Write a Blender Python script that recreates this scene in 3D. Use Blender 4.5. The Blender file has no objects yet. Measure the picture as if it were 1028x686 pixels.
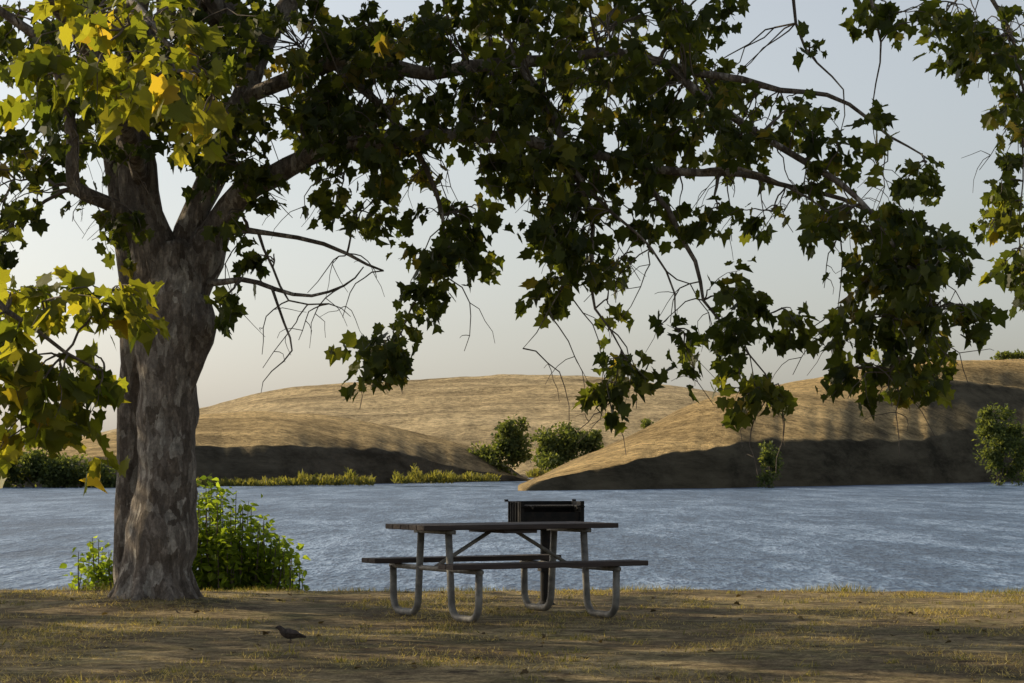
import bpy, math, random
import numpy as np
from mathutils import Vector, noise
random.seed(7); rng=np.random.default_rng(7)
scn=bpy.context.scene
F=2340.0; H=1.22
def S(u,v,d): return Vector(((u-514)/F*d, d, H+(468-v)/F*d))
def link(o,parent=None):
    scn.collection.objects.link(o)
    if parent: o.parent=parent
    return o
def empty(name,loc=(0,0,0)):
    e=bpy.data.objects.new(name,None); e.empty_display_size=.2; e.location=loc; return link(e)
def mesh_obj(name,verts,faces,mat,parent=None,smooth=False,tint=None):
    me=bpy.data.meshes.new(name); me.from_pydata(verts,[],faces); me.update()
    if smooth: me.polygons.foreach_set('use_smooth',[True]*len(me.polygons))
    if tint is not None:
        a=me.attributes.new('tint','FLOAT','POINT'); a.data.foreach_set('value',np.asarray(tint,dtype=np.float32))
    me.materials.append(mat)
    return link(bpy.data.objects.new(name,me),parent)

# ---------------- materials
def mat_new(name):
    m=bpy.data.materials.new(name); m.use_nodes=True
    nt=m.node_tree; nt.nodes.clear()
    out=nt.nodes.new('ShaderNodeOutputMaterial'); return m,nt,out
def nd(nt,t,**kw):
    n=nt.nodes.new(t)
    for k,v in kw.items():
        if k in n.inputs: n.inputs[k].default_value=v
        else: setattr(n,k,v)
    return n
def coords(nt,scale=(1,1,1)):
    tc=nd(nt,'ShaderNodeTexCoord'); mp=nd(nt,'ShaderNodeMapping'); mp.inputs['Scale'].default_value=scale
    nt.links.new(tc.outputs['Object'],mp.inputs[0]); return mp.outputs[0]
def noise_n(nt,co,scale,detail=5,rough=.6):
    n=nd(nt,'ShaderNodeTexNoise',Scale=scale,Detail=detail,Roughness=rough); nt.links.new(co,n.inputs['Vector']); return n.outputs['Fac']
def ramp(nt,fac,stops):
    r=nd(nt,'ShaderNodeValToRGB'); e=r.color_ramp.elements
    while len(e)<len(stops): e.new(.5)
    for i,(p,c) in enumerate(stops):
        e[i].position=p; e[i].color=(c[0],c[1],c[2],1) if not isinstance(c,(int,float)) else (c,c,c,1)
    nt.links.new(fac,r.inputs[0]); return r.outputs[0]
def mixc(nt,f,a,b,mode='MIX'):
    m=nd(nt,'ShaderNodeMix'); m.data_type='RGBA'; m.blend_type=mode
    for i,x in ((0,f),(6,a),(7,b)):
        if isinstance(x,(int,float)): m.inputs[i].default_value=x
        elif isinstance(x,tuple): m.inputs[i].default_value=(*x,1)
        else: nt.links.new(x,m.inputs[i])
    return m.outputs[2]
def madd(nt,a,k,b):
    m=nd(nt,'ShaderNodeMath',operation='MULTIPLY_ADD'); nt.links.new(a,m.inputs[0]); m.inputs[1].default_value=k
    if isinstance(b,(int,float)): m.inputs[2].default_value=b
    else: nt.links.new(b,m.inputs[2])
    return m.outputs[0]
def bump(nt,h,strength=.5,dist=.02):
    b=nd(nt,'ShaderNodeBump',Strength=strength,Distance=dist); nt.links.new(h,b.inputs['Height']); return b.outputs[0]
def princ(nt,out,col,rough=.9,norm=None,metal=0,spec=.3):
    p=nd(nt,'ShaderNodeBsdfPrincipled'); p.inputs['Roughness'].default_value=rough; p.inputs['Metallic'].default_value=metal
    p.inputs['Specular IOR Level'].default_value=spec
    if isinstance(col,tuple): p.inputs['Base Color'].default_value=(*col,1)
    else: nt.links.new(col,p.inputs['Base Color'])
    if norm: nt.links.new(norm,p.inputs['Normal'])
    nt.links.new(p.outputs[0],out.inputs[0]); return p
def leaf_mat(name,stops,transl=.5,gloss=.25):
    m,nt,out=mat_new(name)
    a=nd(nt,'ShaderNodeAttribute',attribute_name='tint')
    c=ramp(nt,a.outputs['Fac'],stops)
    p=nd(nt,'ShaderNodeBsdfPrincipled'); p.inputs['Roughness'].default_value=.5; p.inputs['Specular IOR Level'].default_value=gloss
    nt.links.new(c,p.inputs['Base Color'])
    t=nd(nt,'ShaderNodeBsdfTranslucent'); nt.links.new(mixc(nt,1.0,c,(2.7,2.5,.85),'MULTIPLY'),t.inputs[0])
    mx=nd(nt,'ShaderNodeMixShader'); mx.inputs[0].default_value=transl
    nt.links.new(p.outputs[0],mx.inputs[1]); nt.links.new(t.outputs[0],mx.inputs[2]); nt.links.new(mx.outputs[0],out.inputs[0]); return m
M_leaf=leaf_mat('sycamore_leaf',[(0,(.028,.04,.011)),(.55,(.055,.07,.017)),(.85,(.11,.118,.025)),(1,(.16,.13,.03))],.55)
M_leafnear=leaf_mat('sycamore_leaf_sun_tint',[(0,(.055,.075,.015)),(.5,(.11,.125,.022)),(.85,(.20,.19,.032)),(1,(.25,.19,.035))],.62)  # brighter, yellower copy of the leaf material; sunlit look put into its colour
M_bush=leaf_mat('bush_leaf',[(0,(.08,.12,.02)),(.6,(.15,.21,.035)),(1,(.22,.28,.05))],.6)
M_far=leaf_mat('distant_leaf',[(0,(.06,.08,.035)),(.6,(.095,.12,.05)),(1,(.14,.16,.065))],.4,.1)
M_reed=leaf_mat('reed_leaf',[(0,(.09,.10,.04)),(1,(.19,.18,.07))],.4,.1)
M_fallen=leaf_mat('fallen_leaf',[(0,(.06,.042,.025)),(.7,(.11,.08,.04)),(1,(.17,.125,.06))],.1,.1)
M_grass=leaf_mat('dry_grass',[(0,(.12,.09,.045)),(.4,(.32,.25,.12)),(.75,(.52,.42,.21)),(1,(.20,.19,.08))],.2,.1)
M_tuft=leaf_mat('green_grass',[(0,(.08,.08,.03)),(.5,(.15,.145,.055)),(1,(.34,.28,.13))],.3,.1)

m,nt,out=mat_new('sycamore_bark'); co=coords(nt,(1,1,.4)); co2=coords(nt)
v=nd(nt,'ShaderNodeTexVoronoi',Scale=16.0)
n0=nd(nt,'ShaderNodeTexNoise',Scale=7.0,Detail=6.0); nt.links.new(co,n0.inputs['Vector'])
wv=nd(nt,'ShaderNodeVectorMath',operation='MULTIPLY_ADD'); wv.inputs[1].default_value=(.22,.22,.22)
nt.links.new(n0.outputs['Color'],wv.inputs[0]); nt.links.new(co,wv.inputs[2]); nt.links.new(wv.outputs[0],v.inputs['Vector'])
sep=nd(nt,'ShaderNodeSeparateColor'); nt.links.new(v.outputs['Color'],sep.inputs[0])
c=ramp(nt,sep.outputs[0],[(0,(.17,.135,.105)),(.45,(.26,.215,.175)),(.75,(.34,.29,.24)),(1,(.50,.45,.38))])
fine=noise_n(nt,co2,45,6,.75)
crk=ramp(nt,noise_n(nt,coords(nt,(1,1,.3)),22,6,.75),[(.36,.4),(.56,1.1)])
c=mixc(nt,.6,c,crk,'MULTIPLY'); c=mixc(nt,.7,c,ramp(nt,fine,[(.3,.45),(.7,1.25)]),'MULTIPLY')
big=noise_n(nt,co2,2.2,4); c=mixc(nt,.5,c,ramp(nt,big,[(.35,.5),(.65,1.25)]),'MULTIPLY')
hh=mixc(nt,.6,v.outputs['Distance'],crk)
princ(nt,out,c,.9,bump(nt,hh,.9,.04)); M_bark=m
m,nt,out=mat_new('twig_bark'); c=ramp(nt,noise_n(nt,coords(nt),12),[(.3,(.07,.055,.045)),(.7,(.19,.16,.13))]); princ(nt,out,c,.9); M_twig=m

m,nt,out=mat_new('dry_lawn'); co=coords(nt)
c=ramp(nt,noise_n(nt,co,.55,6,.7),[(.3,(.12,.088,.055)),(.47,(.28,.215,.12)),(.64,(.52,.415,.225))])
g=ramp(nt,noise_n(nt,co,1.3,5,.7),[(.48,0.),(.68,1.)]); c=mixc(nt,g,c,(.19,.175,.08))
d_=ramp(nt,noise_n(nt,coords(nt,(1,1.4,1)),2.4,6,.75),[(.54,0.),(.64,1.)]); c=mixc(nt,d_,c,(.11,.078,.05))
f=noise_n(nt,co,45,6,.75); c=mixc(nt,.9,c,ramp(nt,f,[(.32,.3),(.66,1.4)]),'MULTIPLY')
f2=noise_n(nt,co,7,6,.75); c=mixc(nt,.85,c,ramp(nt,f2,[(.38,.35),(.6,1.3)]),'MULTIPLY')
princ(nt,out,c,.95,bump(nt,mixc(nt,.5,f,f2),1.,.06),spec=.1); M_ground=m

def hill_mat(name,a,b,bank_shade,s=1.):
    m,nt,out=mat_new(name); co=coords(nt)
    c=ramp(nt,noise_n(nt,co,.016*s,6,.6),[(.35,a),(.65,b)])
    st=noise_n(nt,coords(nt,(.3,.7,3)),.10*s,8,.75); c=mixc(nt,.85,c,ramp(nt,st,[(.38,.5),(.6,1.2)]),'MULTIPLY')
    sp=noise_n(nt,coords(nt,(1,.6,1.5)),.8*s,6,.85); c=mixc(nt,.9,c,ramp(nt,sp,[(.4,.42),(.57,1.2)]),'MULTIPLY')
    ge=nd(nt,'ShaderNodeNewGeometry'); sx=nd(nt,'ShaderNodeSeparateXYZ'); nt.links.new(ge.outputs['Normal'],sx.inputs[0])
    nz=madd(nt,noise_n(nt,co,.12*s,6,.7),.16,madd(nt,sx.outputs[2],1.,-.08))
    k=ramp(nt,nz,[(.80,1.),(.97,0.)]); c=mixc(nt,k,c,mixc(nt,.8,bank_shade,ramp(nt,st,[(.38,.4),(.62,1.7)]),'MULTIPLY'))  # steep faces mixed darker: bank shade painted into the soil colour
    princ(nt,out,c,1.,bump(nt,sp,.9,1.6),spec=.05); return m
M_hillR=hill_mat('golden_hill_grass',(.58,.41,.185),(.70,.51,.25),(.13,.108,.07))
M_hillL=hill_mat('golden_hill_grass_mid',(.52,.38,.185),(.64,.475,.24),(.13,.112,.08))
M_hillA=hill_mat('golden_hill_grass_far',(.50,.385,.215),(.60,.475,.28),(.22,.185,.14),.6)  # greyer base colour than the nearer hills, distance haze mixed in
M_hillD=hill_mat('hazy_hill',(.25,.27,.29),(.28,.30,.32),(.24,.27,.3),.3)  # bluish base colour is painted aerial haze

m,nt,out=mat_new('lake_water')
a1=noise_n(nt,coords(nt,(1.9,.55,1)),1.7,3,.55); a2=noise_n(nt,coords(nt,(.8,.17,1)),1.,4,.6); a3=noise_n(nt,coords(nt,(.35,.05,1)),1.,3,.5)
hsum=madd(nt,a1,.9,madd(nt,a2,1.,a3)); hn=nd(nt,'ShaderNodeMath',operation='MULTIPLY'); nt.links.new(hsum,hn.inputs[0]); hn.inputs[1].default_value=1/2.9
big=noise_n(nt,coords(nt,(.12,1,1)),.03,4,.6)
c=ramp(nt,hn.outputs[0],[(.42,(.018,.042,.085)),(.5,(.055,.10,.175)),(.58,(.17,.24,.35))]); c=mixc(nt,.4,c,ramp(nt,big,[(.35,.85),(.65,1.15)]),'MULTIPLY')  # ripple height also drives colour: sky reflection and sparkle painted in
p=princ(nt,out,c,.34,bump(nt,hsum,.9,.4),spec=.2); p.inputs['IOR'].default_value=1.33; M_water=m

m,nt,out=mat_new('weathered_planks'); c=ramp(nt,noise_n(nt,coords(nt,(2,40,40)),1.5,6,.7),[(.3,(.032,.025,.022)),(.7,(.085,.063,.053))]); princ(nt,out,c,.75,bump(nt,noise_n(nt,coords(nt,(2,40,40)),2,5),.4,.005)); M_wood=m
m,nt,out=mat_new('galvanised_tube'); f=noise_n(nt,coords(nt),14,5); c=ramp(nt,f,[(.35,(.12,.112,.098)),(.65,(.25,.235,.205))]); princ(nt,out,c,.6,metal=.1); M_tube=m
m,nt,out=mat_new('black_iron'); f=noise_n(nt,coords(nt),20,5); c=ramp(nt,f,[(.4,(.010,.010,.010)),(.7,(.028,.021,.016))]); princ(nt,out,c,.8,bump(nt,f,.3,.005)); M_iron=m
m,nt,out=mat_new('bird_feathers'); f=noise_n(nt,coords(nt),40,4); c=ramp(nt,f,[(.35,(.03,.024,.02)),(.65,(.10,.075,.06))]); princ(nt,out,c,.7); M_bird=m

# ---------------- generic builders
class B:
    def __init__(s): s.v=[]; s.f=[]
    def tube(s,pts,rad,n=8,rough=0.,cap=True,flat=None):
        pts=[Vector(p) for p in pts]; base=len(s.v); up=Vector((.13,.21,.97))
        T0=(pts[1]-pts[0]).normalized()
        if abs(T0.dot(up))>.9: up=Vector((1,.1,.05))
        X=T0.cross(up).normalized()
        for i,p in enumerate(pts):
            T=(pts[min(i+1,len(pts)-1)]-pts[max(i-1,0)]).normalized()
            X=(X-T*X.dot(T)).normalized(); Y=T.cross(X)
            for k in range(n):
                a=2*math.pi*k/n; r=rad[i]
                dv=X*math.cos(a)+Y*math.sin(a)
                if rough: r*=1+rough*noise.noise((p+dv*rad[i])*2.2)*1.6+rough*.6*noise.noise((p+dv*rad[i])*7)
                if flat: dv=Vector((dv.x*flat[0],dv.y*flat[1],dv.z*flat[2]))
                s.v.append(p+dv*r)
        for i in range(len(pts)-1):
            for k in range(n):
                a=base+i*n+k; b=base+i*n+(k+1)%n; s.f.append((a,b,b+n,a+n))
        if cap:
            s.f.append(tuple(base+k for k in range(n))[::-1]); e=base+(len(pts)-1)*n; s.f.append(tuple(e+k for k in range(n)))
    def box(s,c,size,ax=(Vector((1,0,0)),Vector((0,1,0)),Vector((0,0,1)))):
        b=len(s.v); c=Vector(c)
        for sx in(-1,1):
            for sy in(-1,1):
                for sz in(-1,1): s.v.append(c+ax[0]*sx*size[0]/2+ax[1]*sy*size[1]/2+ax[2]*sz*size[2]/2)
        for q in((0,1,3,2),(4,6,7,5),(0,4,5,1),(2,3,7,6),(0,2,6,4),(1,5,7,3)): s.f.append(tuple(b+i for i in q))
    def obj(s,name,mat,parent=None,smooth=False,bevel=0):
        o=mesh_obj(name,[tuple(x) for x in s.v],s.f,mat,parent,smooth)
        if bevel: md=o.modifiers.new('b','BEVEL'); md.width=bevel; md.segments=2
        return o
def smooth_path(ctrl,step=.18,wob=.0):
    P=[c[0] for c in ctrl]; R=[c[1] for c in ctrl]; out=[];rad=[]
    for i in range(len(P)-1):
        p0=P[max(i-1,0)];p1=P[i];p2=P[i+1];p3=P[min(i+2,len(P)-1)]
        n=max(2,int((p2-p1).length/step))
        for k in range(n):
            t=k/n
            q=.5*((2*p1)+(p2-p0)*t+(2*p0-5*p1+4*p2-p3)*t*t+(3*p1-p0-3*p2+p3)*t**3)
            if wob: q=q+Vector((noise.noise(q*1.7),noise.noise(q*1.7+Vector((9,0,0))),noise.noise(q*1.7+Vector((0,9,0)))))*wob
            out.append(q); rad.append(R[i]*(1-t)+R[i+1]*t)
    out.append(P[-1]); rad.append(R[-1]); return out,rad
half=[(.12,-.06),(.36,-.08),(.38,.14),(.62,.27),(.44,.42),(.42,.68),(.2,.66)]
LEAF=[(0,.3,0),(0,0,0)]+[(x,y,abs(x)*.3) for x,y in half]+[(0,1.,-.14)]+[(-x,y,abs(x)*.3) for x,y in half[::-1]]
LEAF=np.array(LEAF); LEAF_T=[(0,i,i+1 if i+1<len(LEAF) else 1) for i in range(1,len(LEAF))]
OV=np.array([(0,0,0),(.26,.22,.06),(.3,.5,.07),(0,1,-.08),(-.3,.5,.07),(-.26,.22,.06)]); OV_T=[(0,1,2),(0,2,3),(0,3,4),(0,4,5)]
QD=np.array([(0,0,0),(.5,.35,.1),(0,1,0),(-.45,.5,.1)]); QD_T=[(0,1,2),(0,2,3)]
def norm(a): return a/np.maximum(np.linalg.norm(a,axis=1,keepdims=True),1e-9)
def leaves(name,O,A,N,Sz,tmpl,tris,mat,parent,tint):
    O=np.asarray(O,float);A=norm(np.asarray(A,float));N=np.asarray(N,float)
    N=norm(N-A*np.sum(A*N,axis=1,keepdims=True)); X=np.cross(A,N); Sz=np.asarray(Sz,float).reshape(-1,1,1)
    wd=rng.uniform(.6,1.12,(len(O),1,1)); cu=rng.uniform(-.5,2.4,(len(O),1,1)); sk=rng.normal(0,.16,(len(O),1,1))
    tx=tmpl[None,:,0:1]*wd+sk*tmpl[None,:,1:2]**2
    tz=tmpl[None,:,2:3]*cu
    V=O[:,None,:]+Sz*(tx*X[:,None,:]+tmpl[None,:,1:2]*A[:,None,:]+tz*N[:,None,:])
    k=len(tmpl); T=np.array(tris); Fc=(T[None]+ (np.arange(len(O))*k)[:,None,None]).reshape(-1,3)
    return mesh_obj(name,V.reshape(-1,3),Fc,mat,parent,False,np.repeat(np.asarray(tint),k))

# ---------------- world / light / camera
w=bpy.data.worlds.new('World'); scn.world=w; w.use_nodes=True; nt=w.node_tree
AZ=-60; EL=25
sky=nt.nodes.new('ShaderNodeTexSky'); sky.sky_type='NISHITA'; sky.sun_disc=False
sky.sun_elevation=math.radians(EL); sky.sun_rotation=math.radians(AZ); sky.air_density=1.; sky.dust_density=2.2; sky.ozone_density=1.1
hs=nt.nodes.new('ShaderNodeHueSaturation'); hs.inputs['Saturation'].default_value=.46; hs.inputs['Value'].default_value=1.1
nt.links.new(sky.outputs[0],hs.inputs['Color']); nt.links.new(hs.outputs[0],nt.nodes['Background'].inputs[0]); nt.nodes['Background'].inputs[1].default_value=.127
sd=Vector((math.sin(math.radians(AZ))*math.cos(math.radians(EL)),math.cos(math.radians(AZ))*math.cos(math.radians(EL)),math.sin(math.radians(EL))))
l=bpy.data.lights.new('sun','SUN'); l.energy=5; l.angle=math.radians(.5); l.color=(1,.82,.54)
lo=link(bpy.data.objects.new('sun',l)); lo.rotation_euler=(-sd).to_track_quat('-Z','Y').to_euler(); lo.location=(-20,20,20)
cam=bpy.data.cameras.new('camera'); cam.lens=36*F/1028; cam.shift_y=125/1028; cam.clip_end=12000; cam.clip_start=.1
cob=link(bpy.data.objects.new('camera',cam)); cob.location=(0,0,H); cob.rotation_euler=(math.pi/2,0,0); scn.camera=cob
scn.view_settings.view_transform='Standard'; scn.view_settings.look='None'; scn.view_settings.exposure=0

# ---------------- ground
def edge_y(x): return 22.8+.35*noise.noise(Vector((x*.35,3,0)))+.12*noise.noise(Vector((x*1.6,7,0)))
def gz(x,y):
    z=.02*noise.noise(Vector((x*.5,y*.5,0)))+.008*noise.noise(Vector((x*2.5,y*2.5,5)))
    r=math.hypot(x+3.1,y-20.4); z+=.10*math.exp(-(r/.75)**2)
    e=edge_y(x)
    if y>e: z-=min(2.2,(y-e)**1.2*.55)
    return z
xs=np.concatenate([[-600,-300,-120,-60,-35],np.arange(-20,20.01,.16),[35,60,120,300,600]])
ys=np.concatenate([[-600,-300,-100,-40,-15,0,6],np.arange(10,22,.2),np.arange(22,28.3,.12)])
V=[(x,y,gz(x,y)) for y in ys for x in xs]; nx=len(xs)
mesh_obj('ground',V,[(j*nx+i,j*nx+i+1,(j+1)*nx+i+1,(j+1)*nx+i) for j in range(len(ys)-1) for i in range(nx-1)],M_ground,smooth=True)
n=170000; gx=rng.uniform(-8,8,n); gy=rng.uniform(11.5,23.2,n)
dens=np.array([noise.noise(Vector((a*.8,b*.8,2)))+.6*noise.noise(Vector((a*2.7,b*2.7,2))) for a,b in zip(gx,gy)]); k=rng.random(n)<(.38+dens*1.9); gx=gx[k];gy=gy[k];dens=dens[k]; n=len(gx)
O=np.array([(a,b,gz(a,b)-.004) for a,b in zip(gx,gy)])
A=np.stack([rng.normal(0,.8,n),rng.normal(0,.8,n),rng.uniform(.3,1.1,n)],1); N=rng.normal(0,1,(n,3))
GT=np.array([(-.09,0,0),(.09,0,0),(.02,1,.15)])
leaves('grass',O,A,N,rng.uniform(.015,.042,n)*(1+.6*dens),GT,[(0,1,2)],M_grass,None,np.clip(rng.uniform(0,.9,n)+.3*dens,0,1))
nt_=620; cx=rng.uniform(-8,8,nt_); cy=rng.uniform(11.5,22.9,nt_); keep=np.array([noise.noise(Vector((a*.6,b*.6,12)))>-.05 for a,b in zip(cx,cy)]); cx=cx[keep];cy=cy[keep]
per=22; rad=rng.uniform(.02,.08,len(cx)); gx=np.repeat(cx,per)+rng.normal(0,1,len(cx)*per)*np.repeat(rad,per); gy=np.repeat(cy,per)+rng.normal(0,1,len(cx)*per)*np.repeat(rad,per)
n=len(gx); O=np.array([(a,b,gz(a,b)-.004) for a,b in zip(gx,gy)])
A=np.stack([rng.normal(0,.5,n),rng.normal(0,.5,n),np.ones(n)],1)
leaves('grass_tufts',O,A,rng.normal(0,1,(n,3)),rng.uniform(.03,.06,n),GT,[(0,1,2)],M_tuft,None,rng.random(n))
n=18000; gx=rng.uniform(-12,12,n); gy=np.array([edge_y(a) for a in gx])+rng.normal(.0,.18,n)
hgt=np.array([max(0,noise.noise(Vector((a*1.1,1,9)))+.2) for a in gx])
O=np.array([(a,b,gz(a,b)-.01) for a,b in zip(gx,gy)]); A=np.stack([rng.normal(0,.4,n),rng.normal(0,.4,n),np.ones(n)],1)
leaves('shore_grass',O,A,rng.normal(0,1,(n,3)),rng.uniform(.02,.07,n)*(.5+1.7*hgt),np.array([(-.05,0,0),(.05,0,0),(.02,1,.1)]),[(0,1,2)],M_tuft,None,rng.uniform(.0,1,n))
n=420; gx=rng.uniform(-9,9,n); gy=rng.uniform(11,23,n); O=np.array([(a,b,gz(a,b)+.006) for a,b in zip(gx,gy)])
A=np.stack([rng.normal(0,1,n),rng.normal(0,1,n),rng.normal(0,.12,n)],1); N=np.stack([rng.normal(0,.25,n),rng.normal(0,.25,n),np.ones(n)],1)
leaves('fallen_leaves',O,A,N,rng.uniform(.03,.06,n),LEAF,LEAF_T,M_fallen,None,rng.random(n))

# ---------------- water
mesh_obj('lake_water',[(-4000,24,-1.5),(4000,24,-1.5),(4000,6000,-1.5),(-4000,6000,-1.5)],[(0,1,2,3)],M_water)

# ---------------- hills
def interp(tab,u): return float(np.interp(u,[a for a,_ in tab],[b for _,b in tab]))
def smoothtab(tab,u,wd=14): return sum(interp(tab,u+o) for o in (-wd,-wd/2,0,wd/2,wd))/5
def sstep(a,b,x): t=min(1,max(0,(x-a)/(b-a))); return t*t*(3-2*t)
def hill(name,u0,u1,shore,bank,ridge,dr_tab,mat,nc=260,bankslope=.95,amp=.5,seed=0,back=160,k=.85,shelf=None):
    V=[];rows=None
    for i in range(nc):
        u=u0+(u1-u0)*i/(nc-1); ds=(H+1.5)*F/max(3,(smoothtab(shore,u)-468)); rv=smoothtab(ridge,u); dr=interp(dr_tab,u)
        ds+=3*noise.noise(Vector((u*.02,seed,1)))+1.0*noise.noise(Vector((u*.08,seed,4)))
        dr=max(dr,ds+25)
        zr=max(-2.2,H+(468-rv)/F*dr); bv=smoothtab(bank,u)+5*noise.noise(Vector((u*.012,seed,8)))+2*noise.noise(Vector((u*.06,seed,8)))
        db=ds+10; zb=min(H+(468-bv)/F*db, zr-.1 if zr>-1.4 else -1.5); zb=max(zb,-1.5)
        hb=(zb+1.5); db=ds+max(1.5,hb/bankslope)
        prof=[(ds-8,-4.)]
        for j in range(19):
            t=j/18; prof.append((ds+(db-ds)*t,-1.5+hb*(t*1.4-.4*t*t)))
        for j in range(1,71):
            t=j/70; z=zb+(zr-zb)*(math.sin(t*math.pi/2)*k+t*(1-k))
            if shelf: z+=shelf[2]*sstep(shelf[0],shelf[1],u)*(math.exp(-((t-.30)/.07)**2)*1.0-.5*math.exp(-((t-.46)/.1)**2))
            prof.append((db+(dr-db)*t,z))
        for j in range(1,13):
            t=j/12; prof.append((dr+back*t, zr+(-3-zr)*(t*t)*.9))
        rows=len(prof)
        for jj,(d,z) in enumerate(prof):
            x=(u-514)/F*d
            a=amp*min(1,max(0,(z+1.5)/4))*(.5 if jj<20 else 1)
            q=Vector((x*.02,d*.02,seed))
            z+=a*(1.6*noise.noise(q)+.7*noise.noise(q*3)+.25*noise.noise(q*9)+.10*noise.noise(q*25))
            V.append((x,d,z))
    Fc=[(i*rows+j,(i+1)*rows+j,(i+1)*rows+j+1,i*rows+j+1) for i in range(nc-1) for j in range(rows-1)]
    return mesh_obj(name,V,Fc,mat,smooth=True)
hill('hill',505,1500,[(505,493),(560,492.5),(700,490.5),(850,487.5),(1028,483.5),(1500,480)],
     [(505,492),(530,485),(560,478),(640,461),(720,447),(860,443),(1028,441),(1500,440)],
     [(505,496),(516,491),(540,479),(570,467),(600,455),(640,436),(700,406),(740,394),(770,388),(850,376),(930,364),(1028,361),(1200,366),(1500,380)],
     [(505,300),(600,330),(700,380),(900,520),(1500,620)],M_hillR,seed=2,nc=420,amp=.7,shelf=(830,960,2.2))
hill('hill',-400,540,[(-400,489),(100,489),(300,487),(460,484),(540,483)],
     [(-400,470),(60,462),(140,452),(200,446),(310,449),(400,456),(470,472),(540,482)],
     [(-400,462),(0,456),(90,442),(150,427),(200,417),(260,412),(320,415),(380,425),(430,438),(470,449),(500,462),(525,480),(540,486)],
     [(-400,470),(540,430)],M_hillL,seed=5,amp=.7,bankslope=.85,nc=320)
hill('hill',-100,1500,[(-100,480),(1500,480)],[(-100,477),(1500,477)],
     [(-100,470),(60,445),(130,428),(200,413),(260,396),(330,388),(400,382),(480,379),(560,379),(620,381),(680,387),(740,395),(800,402),(1500,420)],
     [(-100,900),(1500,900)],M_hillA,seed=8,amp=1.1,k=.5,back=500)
hill('hill',-900,2000,[(-900,473),(2000,473)],[(-900,471),(2000,471)],
     [(-900,430),(-100,428),(0,438),(40,446),(100,452),(400,440),(900,430),(2000,425)],
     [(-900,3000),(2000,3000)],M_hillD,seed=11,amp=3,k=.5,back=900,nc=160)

# ---------------- distant trees and bushes
def blob_tree(name,u,vb,d,parts,n,size,mat=M_far,trunk=True):
    base=S(u,vb,d); e=empty(name,tuple(base)); s=F/d
    O=[];A=[];Nn=[]
    for (du,dv,ru,rv,wgt) in parts:
        subs=[(Vector((random.uniform(-.75,.75)*ru/s,random.uniform(-.7,.7)*ru/s,random.uniform(-.75,.8)*rv/s)),random.uniform(.25,.55)) for _ in range(11)]
        for sc,sr in subs:
            m=int(n*wgt/11)
            dirs=norm(rng.normal(0,1,(m,3))); r=rng.random(m)**.4*(1+.35*rng.normal(0,1,m))
            off=dirs*r[:,None]*np.array([ru/s,ru/s*.9,rv/s])*sr; c=np.array([du/s,0,-dv/s])+np.array(sc)
            O.append(off+c); A.append(dirs+rng.normal(0,.6,(m,3))); Nn.append(rng.normal(0,1,(m,3))+np.array([0,0,.6]))
    O=np.concatenate(O);A=np.concatenate(A);Nn=np.concatenate(Nn)
    leaves('foliage',O,A,Nn,rng.uniform(.5,1.3,len(O))*size,QD,QD_T,mat,e,rng.random(len(O)))
    if trunk:
        b=B(); h=-min(p[1] for p in parts)/s
        for p in parts:
            b.tube([(0,0,-.6),(p[0]/s*.4,0,h*.25),(p[0]/s,0,-p[1]/s)],[.16,.1,.04],6)
        b.obj('trunk',M_twig,e,True)
blob_tree('willow_tree',508,482,420,[(5,-46,16,16,.3),(-6,-20,24,18,.4),(-30,-13,18,13,.25),(14,-30,12,14,.15)],5600,.7)
blob_tree('willow_tree',573,474,500,[(-16,-24,18,15,.3),(4,-32,20,14,.3),(22,-24,14,16,.25),(0,-10,34,12,.35)],5600,.8)
blob_tree('shrub',651,436,640,[(0,-8,8,6,1)],600,.7)
blob_tree('shrub',772,489,290,[(1,-35,9,11,.4),(3,-20,10,14,.45),(-3,-6,8,8,.2)],1500,.36,M_far)
blob_tree('tree',1003,486,325,[(-2,-60,17,16,.3),(-6,-38,20,18,.35),(10,-44,14,16,.25),(2,-18,16,18,.25),(24,-38,12,22,.25),(24,-12,12,12,.15)],4200,.46,M_far)
blob_tree('shrub',1013,366,560,[(0,-7,14,6,.6),(22,-8,12,6,.5)],1100,.8)
blob_tree('tree',40,493,295,[(-60,-20,40,20,.5),(-20,-24,30,16,.4),(15,-19,28,15,.4),(48,-14,24,12,.3),(75,-8,18,8,.15),(-110,-26,50,24,.5)],8500,.5)
def reeds(name,segs,d,n):
    O=[]
    for (u0,u1,v,h) in segs:
        for _ in range(int((u1-u0)*n)):
            u=random.uniform(u0,u1); hh=h*max(.1,.5+noise.noise(Vector((u*.09,v,0)))*1.1+.5*noise.noise(Vector((u*.35,v,0))))*random.random()
            p=S(u,v-hh,d+random.uniform(-2,5)); O.append(p)
    O=np.array(O); m=len(O)
    leaves(name,O,np.stack([rng.normal(0,.4,m),rng.normal(0,.4,m),np.ones(m)],1),rng.normal(0,1,(m,3)),rng.uniform(.4,1.1,m),QD*np.array([.4,1,1]),QD_T,M_reed,None,rng.random(m))
reeds('reeds',[(195,265,489,4),(265,300,488,7),(300,375,488,12),(395,455,486,14),(455,500,484,6),(530,560,480,6)],316,16)
reeds('shore_scrub',[(110,200,490,5)],300,16)

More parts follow.
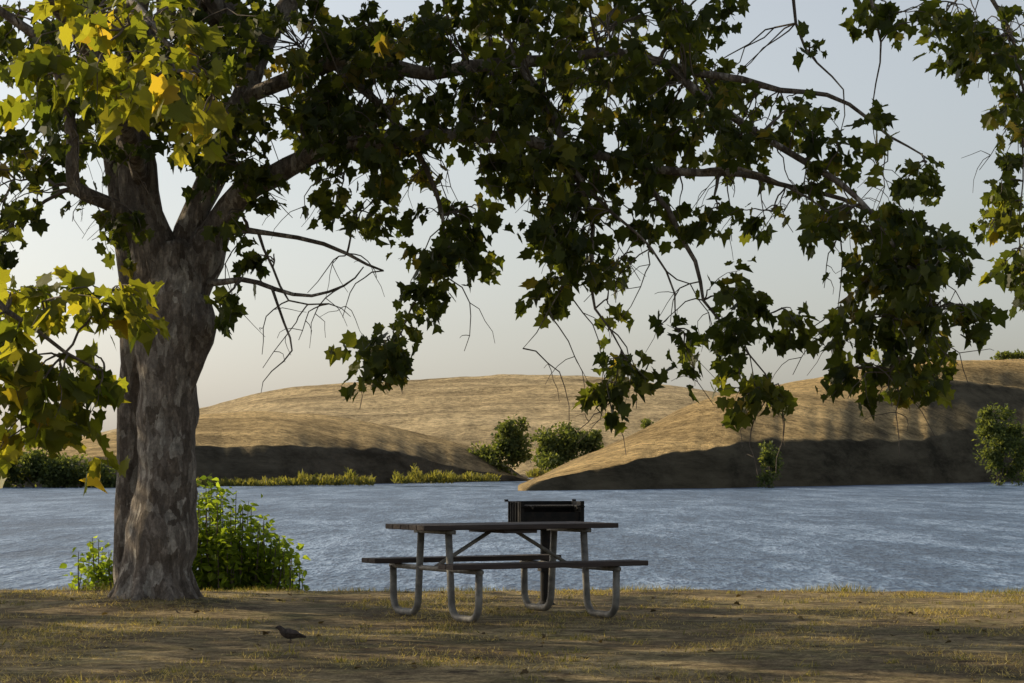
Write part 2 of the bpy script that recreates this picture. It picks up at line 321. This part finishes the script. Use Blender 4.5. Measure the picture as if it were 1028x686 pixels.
# ---------------- sycamore tree
tree=empty('sycamore_tree',(0,0,0)); D0=20.4
tb=B()
tr=[(159,618,.40),(160,607,.375),(161,592,.345),(162,570,.318),(164,530,.29),(165,480,.268),(166,430,.26),(168,380,.27),(171,345,.295),(174,315,.31),(174,292,.295),(172,268,.25),(168,245,.2)]
pp,rr=smooth_path([(S(u,v,D0),r) for u,v,r in tr],.06)
tb.tube(pp,rr,56,.17)
for a in range(9):
    an=a*.7+.2; c=Vector((-3.1,20.4,0)); dv=Vector((math.cos(an),math.sin(an),0)); Ln=random.uniform(.36,.44)
    q,r=smooth_path([(c+dv*.2+Vector((0,0,.36)),.10),(c+dv*.28+Vector((0,0,.15)),.10),(c+dv*Ln+Vector((0,0,.03)),.06),(c+dv*(Ln+.14)+Vector((0,0,-.06)),.03)],.07); tb.tube(q,r,10,.25)
q,r=smooth_path([(S(188,400,20.35),.03),(S(195,368,20.33),.09),(S(201,342,20.3),.115),(S(203,325,20.25),.125),(S(199,300,20.3),.10)],.05); tb.tube(q,r,16,.2)
q,r=smooth_path([(S(132,614,20.8),.15),(S(128,560,20.85),.12),(S(129,480,20.9),.11),(S(131,400,20.95),.11),(S(132,320,20.9),.10),(S(126,250,21),.09),(S(112,160,21.2),.08),(S(95,40,21.5),.06),(S(80,-80,22),.04)],.1); tb.tube(q,r,16,.15)
tb.obj('trunk',M_bark,tree,True)
def L(pts,d=20.4): return [(S(p[0],p[1],p[3] if len(p)>3 else d),p[2]*(.82 if p[2]<.17 else 1)) for p in pts]
limbdefs=[
 L([(165,300,.24),(150,250,.21),(143,190,.18),(136,120,.16),(130,40,.14),(126,-60,.12),(120,-220,.09,20.8),(100,-380,.05,21)]),
 L([(182,300,.23),(200,262,.2),(215,230,.165),(240,196,.14,20.3),(275,180,.115,20.2),(330,152,.09,20),(400,142,.075,19.8),(470,132,.065,19.6),(560,150,.055,19.6),(640,166,.048,19.6),(700,172,.042,19.6),(760,177,.034,19.7),(810,188,.026,19.8),(880,215,.018,19.9),(935,255,.010,20)]),
 L([(178,270,.165),(205,190,.15,20.5),(235,110,.13,20.7),(275,30,.12,20.9),(350,-60,.10,21),(450,-130,.09,21),(600,-170,.075,21),(760,-150,.06,21),(900,-90,.04,21),(990,-10,.025,21),(1030,90,.015,21),(1024,200,.008,21),(1024,280,.005,21)]),
 L([(240,100,.09,20.7),(330,62,.085,20.3),(430,72,.075,20),(520,62,.065,20),(620,55,.055,20),(700,72,.04,20),(780,88,.03,20),(850,105,.02,20),(925,155,.01,20)]),
 L([(212,238,.05,20.3),(250,232,.035,20.1),(300,240,.025,20),(345,252,.018,19.9),(385,272,.010,19.9)]),
 L([(207,285,.04,20.2),(240,283,.03,20),(275,290,.022,19.9),(312,294,.016,19.8),(345,285,.012,19.8),(365,268,.006,19.8)]),
 L([(272,288,.016,19.9),(284,320,.012,19.8),(291,348,.009,19.8),(275,372,.006,19.8),(262,395,.003,19.8)]),
 L([(262,235,.02,20.1),(275,270,.014,20),(290,300,.01,20),(330,305,.007,20),(352,318,.003,20)]),
 L([(148,240,.10,20.4),(112,205,.08,20),(74,190,.07,19.6),(72,120,.06,19.5),(40,40,.05,19.2),(-40,-20,.03,19)]),
 L([(142,180,.09,20.3),(110,90,.08,18.5),(60,10,.07,16.5),(0,-60,.06,14.8),(-60,60,.05,13.8),(-50,200,.04,13.5),(-10,285,.028,13.3),(45,330,.016,13.3),(95,370,.008,13.4)]),
 L([(60,10,.05,16.5),(90,-20,.04,14.5),(140,10,.03,13.5),(180,50,.018,13.2),(215,90,.008,13)]),
 L([(-10,285,.02,13.3),(20,350,.014,13.3),(30,400,.01,13.4),(60,440,.005,13.5)]),
 L([(520,62,.05,20),(555,120,.04,19.8),(585,190,.03,19.6),(597,250,.022,19.6),(600,310,.014,19.5),(622,350,.008,19.5),(612,405,.004,19.5)]),
 L([(620,160,.04,19.6),(670,210,.03,19.4),(697,260,.022,19.3),(705,300,.016,19.3),(740,335,.011,19.3),(778,392,.005,19.3)]),
 L([(660,60,.05,20),(740,120,.04,19.6),(810,160,.033,19.4),(860,200,.028,19.2),(905,255,.02,19.1),(935,310,.013,19),(895,372,.006,19)]),
 L([(330,62,.05,20.3),(385,110,.04,20),(425,170,.03,19.9),(448,215,.022,19.8),(440,265,.015,19.8),(410,310,.010,19.8),(392,350,.005,19.8)]),
 L([(575,165,.022,19.6),(610,215,.018,19.4),(655,250,.013,19.3),(675,290,.009,19.3),(678,330,.004,19.3)]),
 L([(690,172,.02,19.6),(735,168,.018,19.5),(790,185,.014,19.5),(830,215,.01,19.5),(845,260,.007,19.5),(842,330,.004,19.5)]),
 L([(590,240,.016,19.6),(575,280,.011,19.6),(550,310,.007,19.6),(525,350,.003,19.6)]),
 L([(780,-60,.03,20.5),(800,0,.02,20.3),(812,50,.012,20.2),(845,90,.008,20),(842,140,.004,20)]),
 L([(900,-90,.03,20.8),(875,-20,.02,20.5),(880,40,.012,20.3),(872,100,.006,20.2),(880,150,.003,20.2)]),
]
lb=B(); LP=[];LR=[]
for ld in limbdefs:
    q,r=smooth_path(ld,.16,.07); lb.tube(q,r,12 if r[0]>.06 else 7,.12); LP+=[tuple(x) for x in q[2:]]; LR+=r[2:]
for i in range(12):
    an=i*math.pi*2/12+.3; st=S(130+random.uniform(0,120),random.uniform(-60,60),20.6)
    e=Vector((-3.2+math.cos(an)*random.uniform(4.5,6.5),20.6+math.sin(an)*random.uniform(3.5,5.5),random.uniform(6.8,8.8)))
    mid=st.lerp(e,.5)+Vector((0,0,1.3))
    q,r=smooth_path([(st,.09),(mid,.055),(e,.02)],.3,.12); lb.tube(q,r,8,.1); LP+=[tuple(x) for x in q[2:]]; LR+=r[2:]
LP=np.array(LP); LR=np.array(LR)
lb.obj('limbs',M_bark,tree,True)

tw=B()
OA=[];AA=[];NA=[];SA=[];TA=[];NEAR=[]
def twig(a,b,r0,r1,sag=.12,n=5):
    a=Vector(a);b=Vector(b);Ln=(b-a).length
    side=Vector((random.uniform(-1,1),random.uniform(-1,1),random.uniform(.2,1)))*Ln*sag
    pts=[];rad=[]
    for i in range(n+1):
        t=i/n; p=a.lerp(b,t)+side*math.sin(t*math.pi)
        if 0<i<n: p+=Vector((random.uniform(-1,1),random.uniform(-1,1),random.uniform(-1,1)))*Ln*.035
        pts.append(p); rad.append(r0+(r1-r0)*t)
    tw.tube(pts,rad,5,0,False); return pts
def spray(c,root,lsize,nl,near,spread=.2):
    d=Vector(c)-Vector(root)
    if d.length<.01: d=Vector((0,0,-1))
    twig(root,c,.008,.004)
    dirv=(d.normalized()*.6+Vector((random.uniform(-.5,.5),random.uniform(-.5,.5),random.uniform(-1.1,-.1)))).normalized()
    end=Vector(c)+dirv*spread*1.5; twig(c,end,.004,.002,.1,3)
    tb_=random.gauss(.44,.18)
    for i in range(nl):
        t=random.random(); p=Vector(c).lerp(end,t)+Vector((random.gauss(0,1),random.gauss(0,1),random.gauss(0,.7)))*spread*.34
        a=Vector((random.gauss(0,.9),random.gauss(0,.9),random.gauss(-.75,.5)))+dirv*.6
        OA.append(p);AA.append(a);NA.append((random.gauss(0,.75),random.gauss(0,.75),random.gauss(.7,.5)))
        SA.append(lsize*random.uniform(.5,1.25)); TA.append(min(1,max(0,random.gauss(tb_,.2)))); NEAR.append(near)
def clump(u,v,ru,rv,d,dd,ns,lsize=.13,nl=13,near=False,spread=.2):
    c=S(u,v,d); i=int(np.argmin(((LP-np.array(c))**2).sum(1)))
    sub=[tuple(x) for x in twig(LP[i],c,max(.008,min(.02,LR[i]*.7)),.006,.1,7)]
    cand=np.concatenate([np.array(sub),LP[(((LP-np.array(c))**2).sum(1)<1.3)]])
    for _ in range(ns):
        while True:
            x,y,z=[random.uniform(-1,1) for _ in range(3)]
            if x*x+y*y+z*z<1: break
        p=S(u+x*ru,v+z*rv,d+y*dd); j=int(np.argmin(((cand-np.array(p))**2).sum(1)+np.array([random.uniform(0,.08) for _ in range(len(cand))])))
        spray(p,cand[j],lsize,nl,near,spread)
    for _ in range(0 if near else 1+ns//6):
        j=random.randrange(len(cand)); a=Vector(cand[j]); e=a+Vector((random.uniform(-.45,.45),random.uniform(-.3,.3),random.uniform(-.75,-.2)))
        pp=twig(a,e,.007,.003,.2,6)
        for _ in range(2):
            k=random.randint(2,5); twig(pp[k],pp[k]+Vector((random.uniform(-.3,.3),random.uniform(-.2,.2),random.uniform(-.35,.05))),.004,.002,.2,4)
C=[(50,30,80,50,20,2,28),(60,110,70,50,20.3,1.8,20),(15,180,50,45,20,1.2,12),(105,215,36,30,20.2,.8,7),(0,240,30,25,19.8,.8,5),
(190,40,90,50,20,2,32),(200,115,70,35,19.6,1.2,20),(225,160,40,22,19.8,.6,8),(300,45,90,50,20.2,2,32),(300,112,60,32,20,1.2,17),(240,212,28,12,19.8,.4,3),(275,255,25,8,19.9,.3,2),(225,300,12,12,19.8,.3,2),
(400,35,90,45,20.3,2,32),(395,105,60,38,20,1.4,20),(345,115,40,34,20,1,11),(400,160,34,28,19.8,.8,8),(358,212,20,20,19.8,.4,6),(345,180,20,14,19.8,.3,4),
(500,30,90,45,20.3,2,32),(500,100,80,45,20,1.6,30),(545,160,58,38,19.8,1.2,24),(565,212,48,32,19.6,1,18),(590,250,32,24,19.6,.7,9),(565,280,18,12,19.6,.4,4),
(460,212,34,16,19.8,.6,9),(452,250,32,20,19.8,.6,11),(428,285,18,20,19.8,.5,6),(392,345,22,18,19.8,.5,9),(375,360,8,6,19.8,.3,2),
(610,30,90,45,20.3,2,30),(610,95,75,42,20,1.5,26),(640,150,56,32,19.7,1.1,15),(660,200,30,16,19.5,.7,5),(610,300,14,16,19.5,.4,2),(625,362,16,10,19.5,.4,6),(612,385,10,12,19.5,.3,3),
(690,12,46,34,20.3,1.6,11),(715,85,52,34,20,1.4,14),(745,135,42,28,19.7,1,9),(790,108,30,18,19.6,1,4),(700,130,46,26,19.6,1,8),(775,212,36,8,19.5,.5,3),(720,210,20,8,19.5,.5,2),
(830,138,30,16,19.5,.8,4),(812,50,10,24,20,.6,1),(885,118,18,12,19.5,.6,2),(930,162,18,9,19.6,.4,4),(820,180,25,12,19.5,.5,4),
(850,215,36,18,19.3,.7,8),(905,220,40,20,19.2,.8,11),(935,262,34,26,19.1,.8,13),(890,272,34,26,19.1,.8,11),(945,312,26,20,19,.7,9),(895,322,32,20,19,.7,9),(905,365,28,12,19,.5,7),(862,370,16,8,19,.5,3),(930,345,20,12,19,.5,4),(970,240,16,5,19.1,.3,2),(840,320,8,16,19.4,.3,3),
(728,293,26,8,19.3,.5,6),(745,325,26,10,19.3,.5,6),(768,388,22,8,19.3,.4,6),(735,362,8,6,19.3,.4,2),(690,338,8,18,19.3,.4,3),(785,310,10,6,19.3,.3,2),
(890,3,40,10,20.5,1,4),(950,12,46,18,20.6,1.2,10),(1012,35,34,34,20.8,1.2,13),(1018,110,14,26,21,.7,6),(1008,165,10,18,21,.6,4),(1018,205,14,20,21,.6,6),(1022,250,8,16,21,.5,4),(1027,286,4,6,21,.4,2),(970,58,20,8,20.7,.6,2)]
for c in C: clump(*c)
for c in [(120,30,90,40,13.2,.8,15),(170,70,60,36,13,.6,9),(70,70,60,35,13.6,.7,8),(215,100,24,18,12.9,.4,3),
 (10,300,40,30,13.4,.6,7),(60,300,40,26,13.3,.6,7),(110,300,36,22,13.4,.5,6),(10,370,40,34,13.4,.6,9),(60,370,42,36,13.4,.6,9),(105,375,24,30,13.6,.5,4),(35,425,30,18,13.5,.5,5),(80,432,18,14,13.6,.5,2),(-60,330,60,70,13.4,.8,16)]:
    clump(*c,lsize=.135,nl=9,near=True,spread=.17)
cr=0
while cr<190:
    p=Vector((random.uniform(-11,3.2),random.uniform(14.5,27),random.uniform(5.2,10.5)))
    q=Vector(((p.x+3.6)/6.9,(p.y-20.8)/6.3,(p.z-6.2)/4.3))
    if q.length>1 or q.length<.45 or p.z<H+.215*p.y or (p.x<-3.5 and p.y<18.5): continue
    cr+=1; j=int(np.argmin(((LP-np.array(p))**2).sum(1)))
    sub=twig(LP[j],p,.012,.006,.1,4)
    for _ in range(4): spray(p+Vector((random.gauss(0,.28),random.gauss(0,.28),random.gauss(0,.2))),sub[random.randint(2,4)],.19,9,False,.26)
tw.obj('twigs',M_twig,tree,True)
def dump(par,near_split=True):
    a=np.array([tuple(x) for x in OA]);b_=np.array([tuple(x) for x in AA]);c_=np.array(NA);d_=np.array(SA);e_=np.array(TA);NE=np.array(NEAR)
    leaves('foliage',a[~NE],b_[~NE],c_[~NE],d_[~NE],LEAF,LEAF_T,M_leaf,par,e_[~NE])
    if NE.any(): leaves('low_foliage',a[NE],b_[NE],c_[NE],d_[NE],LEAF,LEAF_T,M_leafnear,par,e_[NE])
dump(tree)
# extra sycamore added out of frame on the left to shade the ground
shade_tree=empty('sycamore_tree',(0,0,0)); tb=B(); tw=B(); OA.clear();AA.clear();NA.clear();SA.clear();TA.clear();NEAR.clear()
bx,by=-13.2,24.0
q,r=smooth_path([(Vector((bx,by,-.8)),.45),(Vector((bx+.1,by,.5)),.33),(Vector((bx,by-.1,2.4)),.28),(Vector((bx+.3,by,4.5)),.2),(Vector((bx,by,7.5)),.08)],.15); tb.tube(q,r,24,.17)
P2=[]
for i in range(16):
    an=i*2.4; z0=random.uniform(2.3,5); e=Vector((bx+math.cos(an)*random.uniform(2.8,5),by+math.sin(an)*random.uniform(2.5,4.5),z0+random.uniform(1,2.6)))
    st=Vector((bx+.1,by,z0)); q,r=smooth_path([(st,.12),(st.lerp(e,.5)+Vector((0,0,.5)),.07),(e,.02)],.3,.1); tb.tube(q,r,8,.1); P2+=[tuple(x) for x in q[3:]]
P2=np.array(P2); cr=0
while cr<165:
    p=Vector((random.uniform(-6,6),random.uniform(-5,5),random.uniform(-3,3.6)))
    if not .4<Vector((p.x/5.8,p.y/5,p.z/3.4)).length<1: continue
    p+=Vector((bx,by,5.6))
    if p.x>-.235*p.y: continue
    cr+=1; j=int(np.argmin(((P2-np.array(p))**2).sum(1))); sub=twig(P2[j],p,.012,.006,.1,4)
    for _ in range(4): spray(p+Vector((random.gauss(0,.25),random.gauss(0,.25),random.gauss(0,.2))),sub[random.randint(2,4)],.21,9,False,.28)
tb.obj('trunk',M_bark,shade_tree,True); tw.obj('twigs',M_twig,shade_tree,True); dump(shade_tree)

# ---------------- shore bushes
def bush(name,x,y,w,h,n,stems):
    e=empty(name,(x,y,-.5)); b=B(); O=[];A=[];N=[];Sz=[]
    for i in range(stems):
        tx=random.uniform(-1,1); top=Vector((tx*w,random.uniform(-.3,.4),.5+h*(1-.55*abs(tx+.15)**1.6)*random.uniform(.4,1.12)))
        base=Vector((tx*w*.5,random.uniform(-.15,.2),-.1)); q,r=smooth_path([(base,.012),(base.lerp(top,.5)+Vector((tx*.08,0,.05)),.008),(top,.003)],.1); b.tube(q,r,5,0,False)
        for _ in range(n//stems):
            t=random.uniform(.15,1)**.7; p=base.lerp(top,t)+Vector((random.gauss(0,.06),random.gauss(0,.06),random.gauss(0,.04)))
            O.append(tuple(p)); A.append((random.gauss(0,1),random.gauss(0,1),random.gauss(.1,.6))); N.append((random.gauss(0,.6),random.gauss(0,.6),1)); Sz.append(random.uniform(.05,.12)*(1.15-.35*t))
    b.obj('stems',M_twig,e,True); leaves('foliage',O,A,N,Sz,OV*np.array([1.45,1,1]),OV_T,M_bush,e,rng.random(len(O)))
bush('shore_bush',-2.95,23.8,.68,.98,3900,76)
bush('shore_bush',-2.5,23.9,.38,.6,1100,26)
bush('shore_bush',-4.2,23.8,.24,.45,650,18)

# ---------------- picnic table
th=math.radians(29); tab=empty('picnic_table',(-.075,18.9,0)); tab.rotation_euler=(0,0,th)
b=B()
for i in range(5): b.box((0,-.28+i*.14,.735),(1.78,.133,.04))
b.obj('table_top',M_wood,tab,bevel=.005)
for s_,nm in((-1,'bench_front'),(1,'bench_back')):
    b=B()
    for i in range(2): b.box((0,s_*.69+(i-.5)*.13,.445),(1.76,.123,.04))
    b.obj(nm,M_wood,tab,bevel=.005)
for sx,nm in((-1,'end_frame_left'),(1,'end_frame_right')):
    b=B(); X=sx*.62
    for s_ in(-1,1):
        pts=[(X,s_*.75,.40),(X,s_*.745,.17)]
        for k in range(1,7):
            a=k/6*math.pi/2; pts.append((X,s_*(.745-.12*(1-math.cos(a))),.03+.13*(1-math.sin(a))))
        for k in range(0,7):
            a=k/6*math.pi/2; pts.append((X,s_*(.38-.12*math.sin(a)+.03),.03+.13*(1-math.cos(a))))
        pts.append((X,s_*.24,.69))
        b.tube(pts,[.029]*len(pts),12)
    b.tube([(X,-.79,.402),(X,.79,.402)],[.022]*2,10)
    b.box((X,0,.697),(.05,.64,.032))
    b.tube([(X,0,.41),(sx*.12,0,.69)],[.016]*2,8)
    b.obj(nm,M_tube,tab,True)
b=B(); b.box((0,0,.698),(.3,.6,.03)); b.obj('centre_cleat',M_wood,tab)

# ---------------- barbecue grill
g=empty('barbecue_grill',((548-514)/114.5,20.5,0)); g.rotation_euler=(0,0,math.radians(14))
b=B(); b.tube([(0,0,-.1),(0,0,.66)],[.048]*2,16); b.box((0,0,.665),(.22,.22,.012)); b.tube([(0,0,.0),(0,0,.03)],[.09,.06],16)
b.box((0,0,.34),(.115,.13,.09)); b.obj('post',M_iron,g)
b=B(); W=.58;Dp=.42;z0=.69;h=.225;t=.006
b.box((0,0,z0),(W,Dp,t)); b.box((0,Dp/2,z0+h/2),(W,t,h-.01)); b.box((0,-Dp/2,z0+h*.30),(W,t,h*.6-.01))
for sx in(-1,1):
    b.box((sx*W/2,0,z0+h/2),(t,Dp-.02,h-.01))
    for k in range(4): b.box((sx*(W/2+.012),-.13+k*.085,z0+h*.5),(.012,.014,h*.9))
    b.box((sx*(W/2-.02),-Dp/2-.012,z0+h/2),(.035,.014,h)); b.box((sx*(W/2+.02),Dp/2-.02,z0+h+.0),(.03,.03,.02))
b.obj('firebox',M_iron,g)
b=B()
for k in range(21): b.tube([(-.27+k*.027,-Dp/2-.03,z0+h*.82),(-.27+k*.027,Dp/2-.03,z0+h*.82)],[.005]*2,6)
for yy in(-.235,-.1,.15): b.tube([(-.29,yy,z0+h*.78),(.29,yy,z0+h*.78)],[.006]*2,6)
for sx in(-1,1): b.tube([(sx*.2,-Dp/2,z0+h*.8),(sx*.2,-Dp/2-.1,z0+h*.8),(sx*.2,-Dp/2-.12,z0+h*.7)],[.009]*3,8)
b.obj('grate',M_iron,g)

# ---------------- ground bird
bp=S(291,648,16.0); bird=empty('ground_bird',(bp.x,bp.y,gz(bp.x,bp.y))); bird.rotation_euler=(0,0,math.radians(200))
b=B(); q,r=smooth_path([(Vector((-.115,0,.035)),.006),(Vector((-.07,0,.047)),.016),(Vector((-.035,0,.056)),.03),(Vector((.01,0,.062)),.037),(Vector((.045,0,.075)),.027),(Vector((.062,0,.095)),.018),(Vector((.078,0,.106)),.018),(Vector((.09,0,.106)),.009),(Vector((.108,0,.102)),.001)],.008)
b.tube(q,r,14,0,True,(1,.85,1))
for s_ in(-1,1):
    b.tube([(-.085,s_*.012,.052),(-.03,s_*.03,.066),(.03,s_*.03,.068)],[.004,.014,.006],8)
    b.tube([(.0,s_*.014,.035),(-.006,s_*.014,.018),(.0,s_*.014,0)],[.004,.003,.002],6)
    for a in(-.5,0,.5): b.tube([(0,s_*.014,.003),(.02*math.cos(a),s_*.014+.02*math.sin(a),.001)],[.002,.001],5)
b.obj('body',M_bird,bird,True)
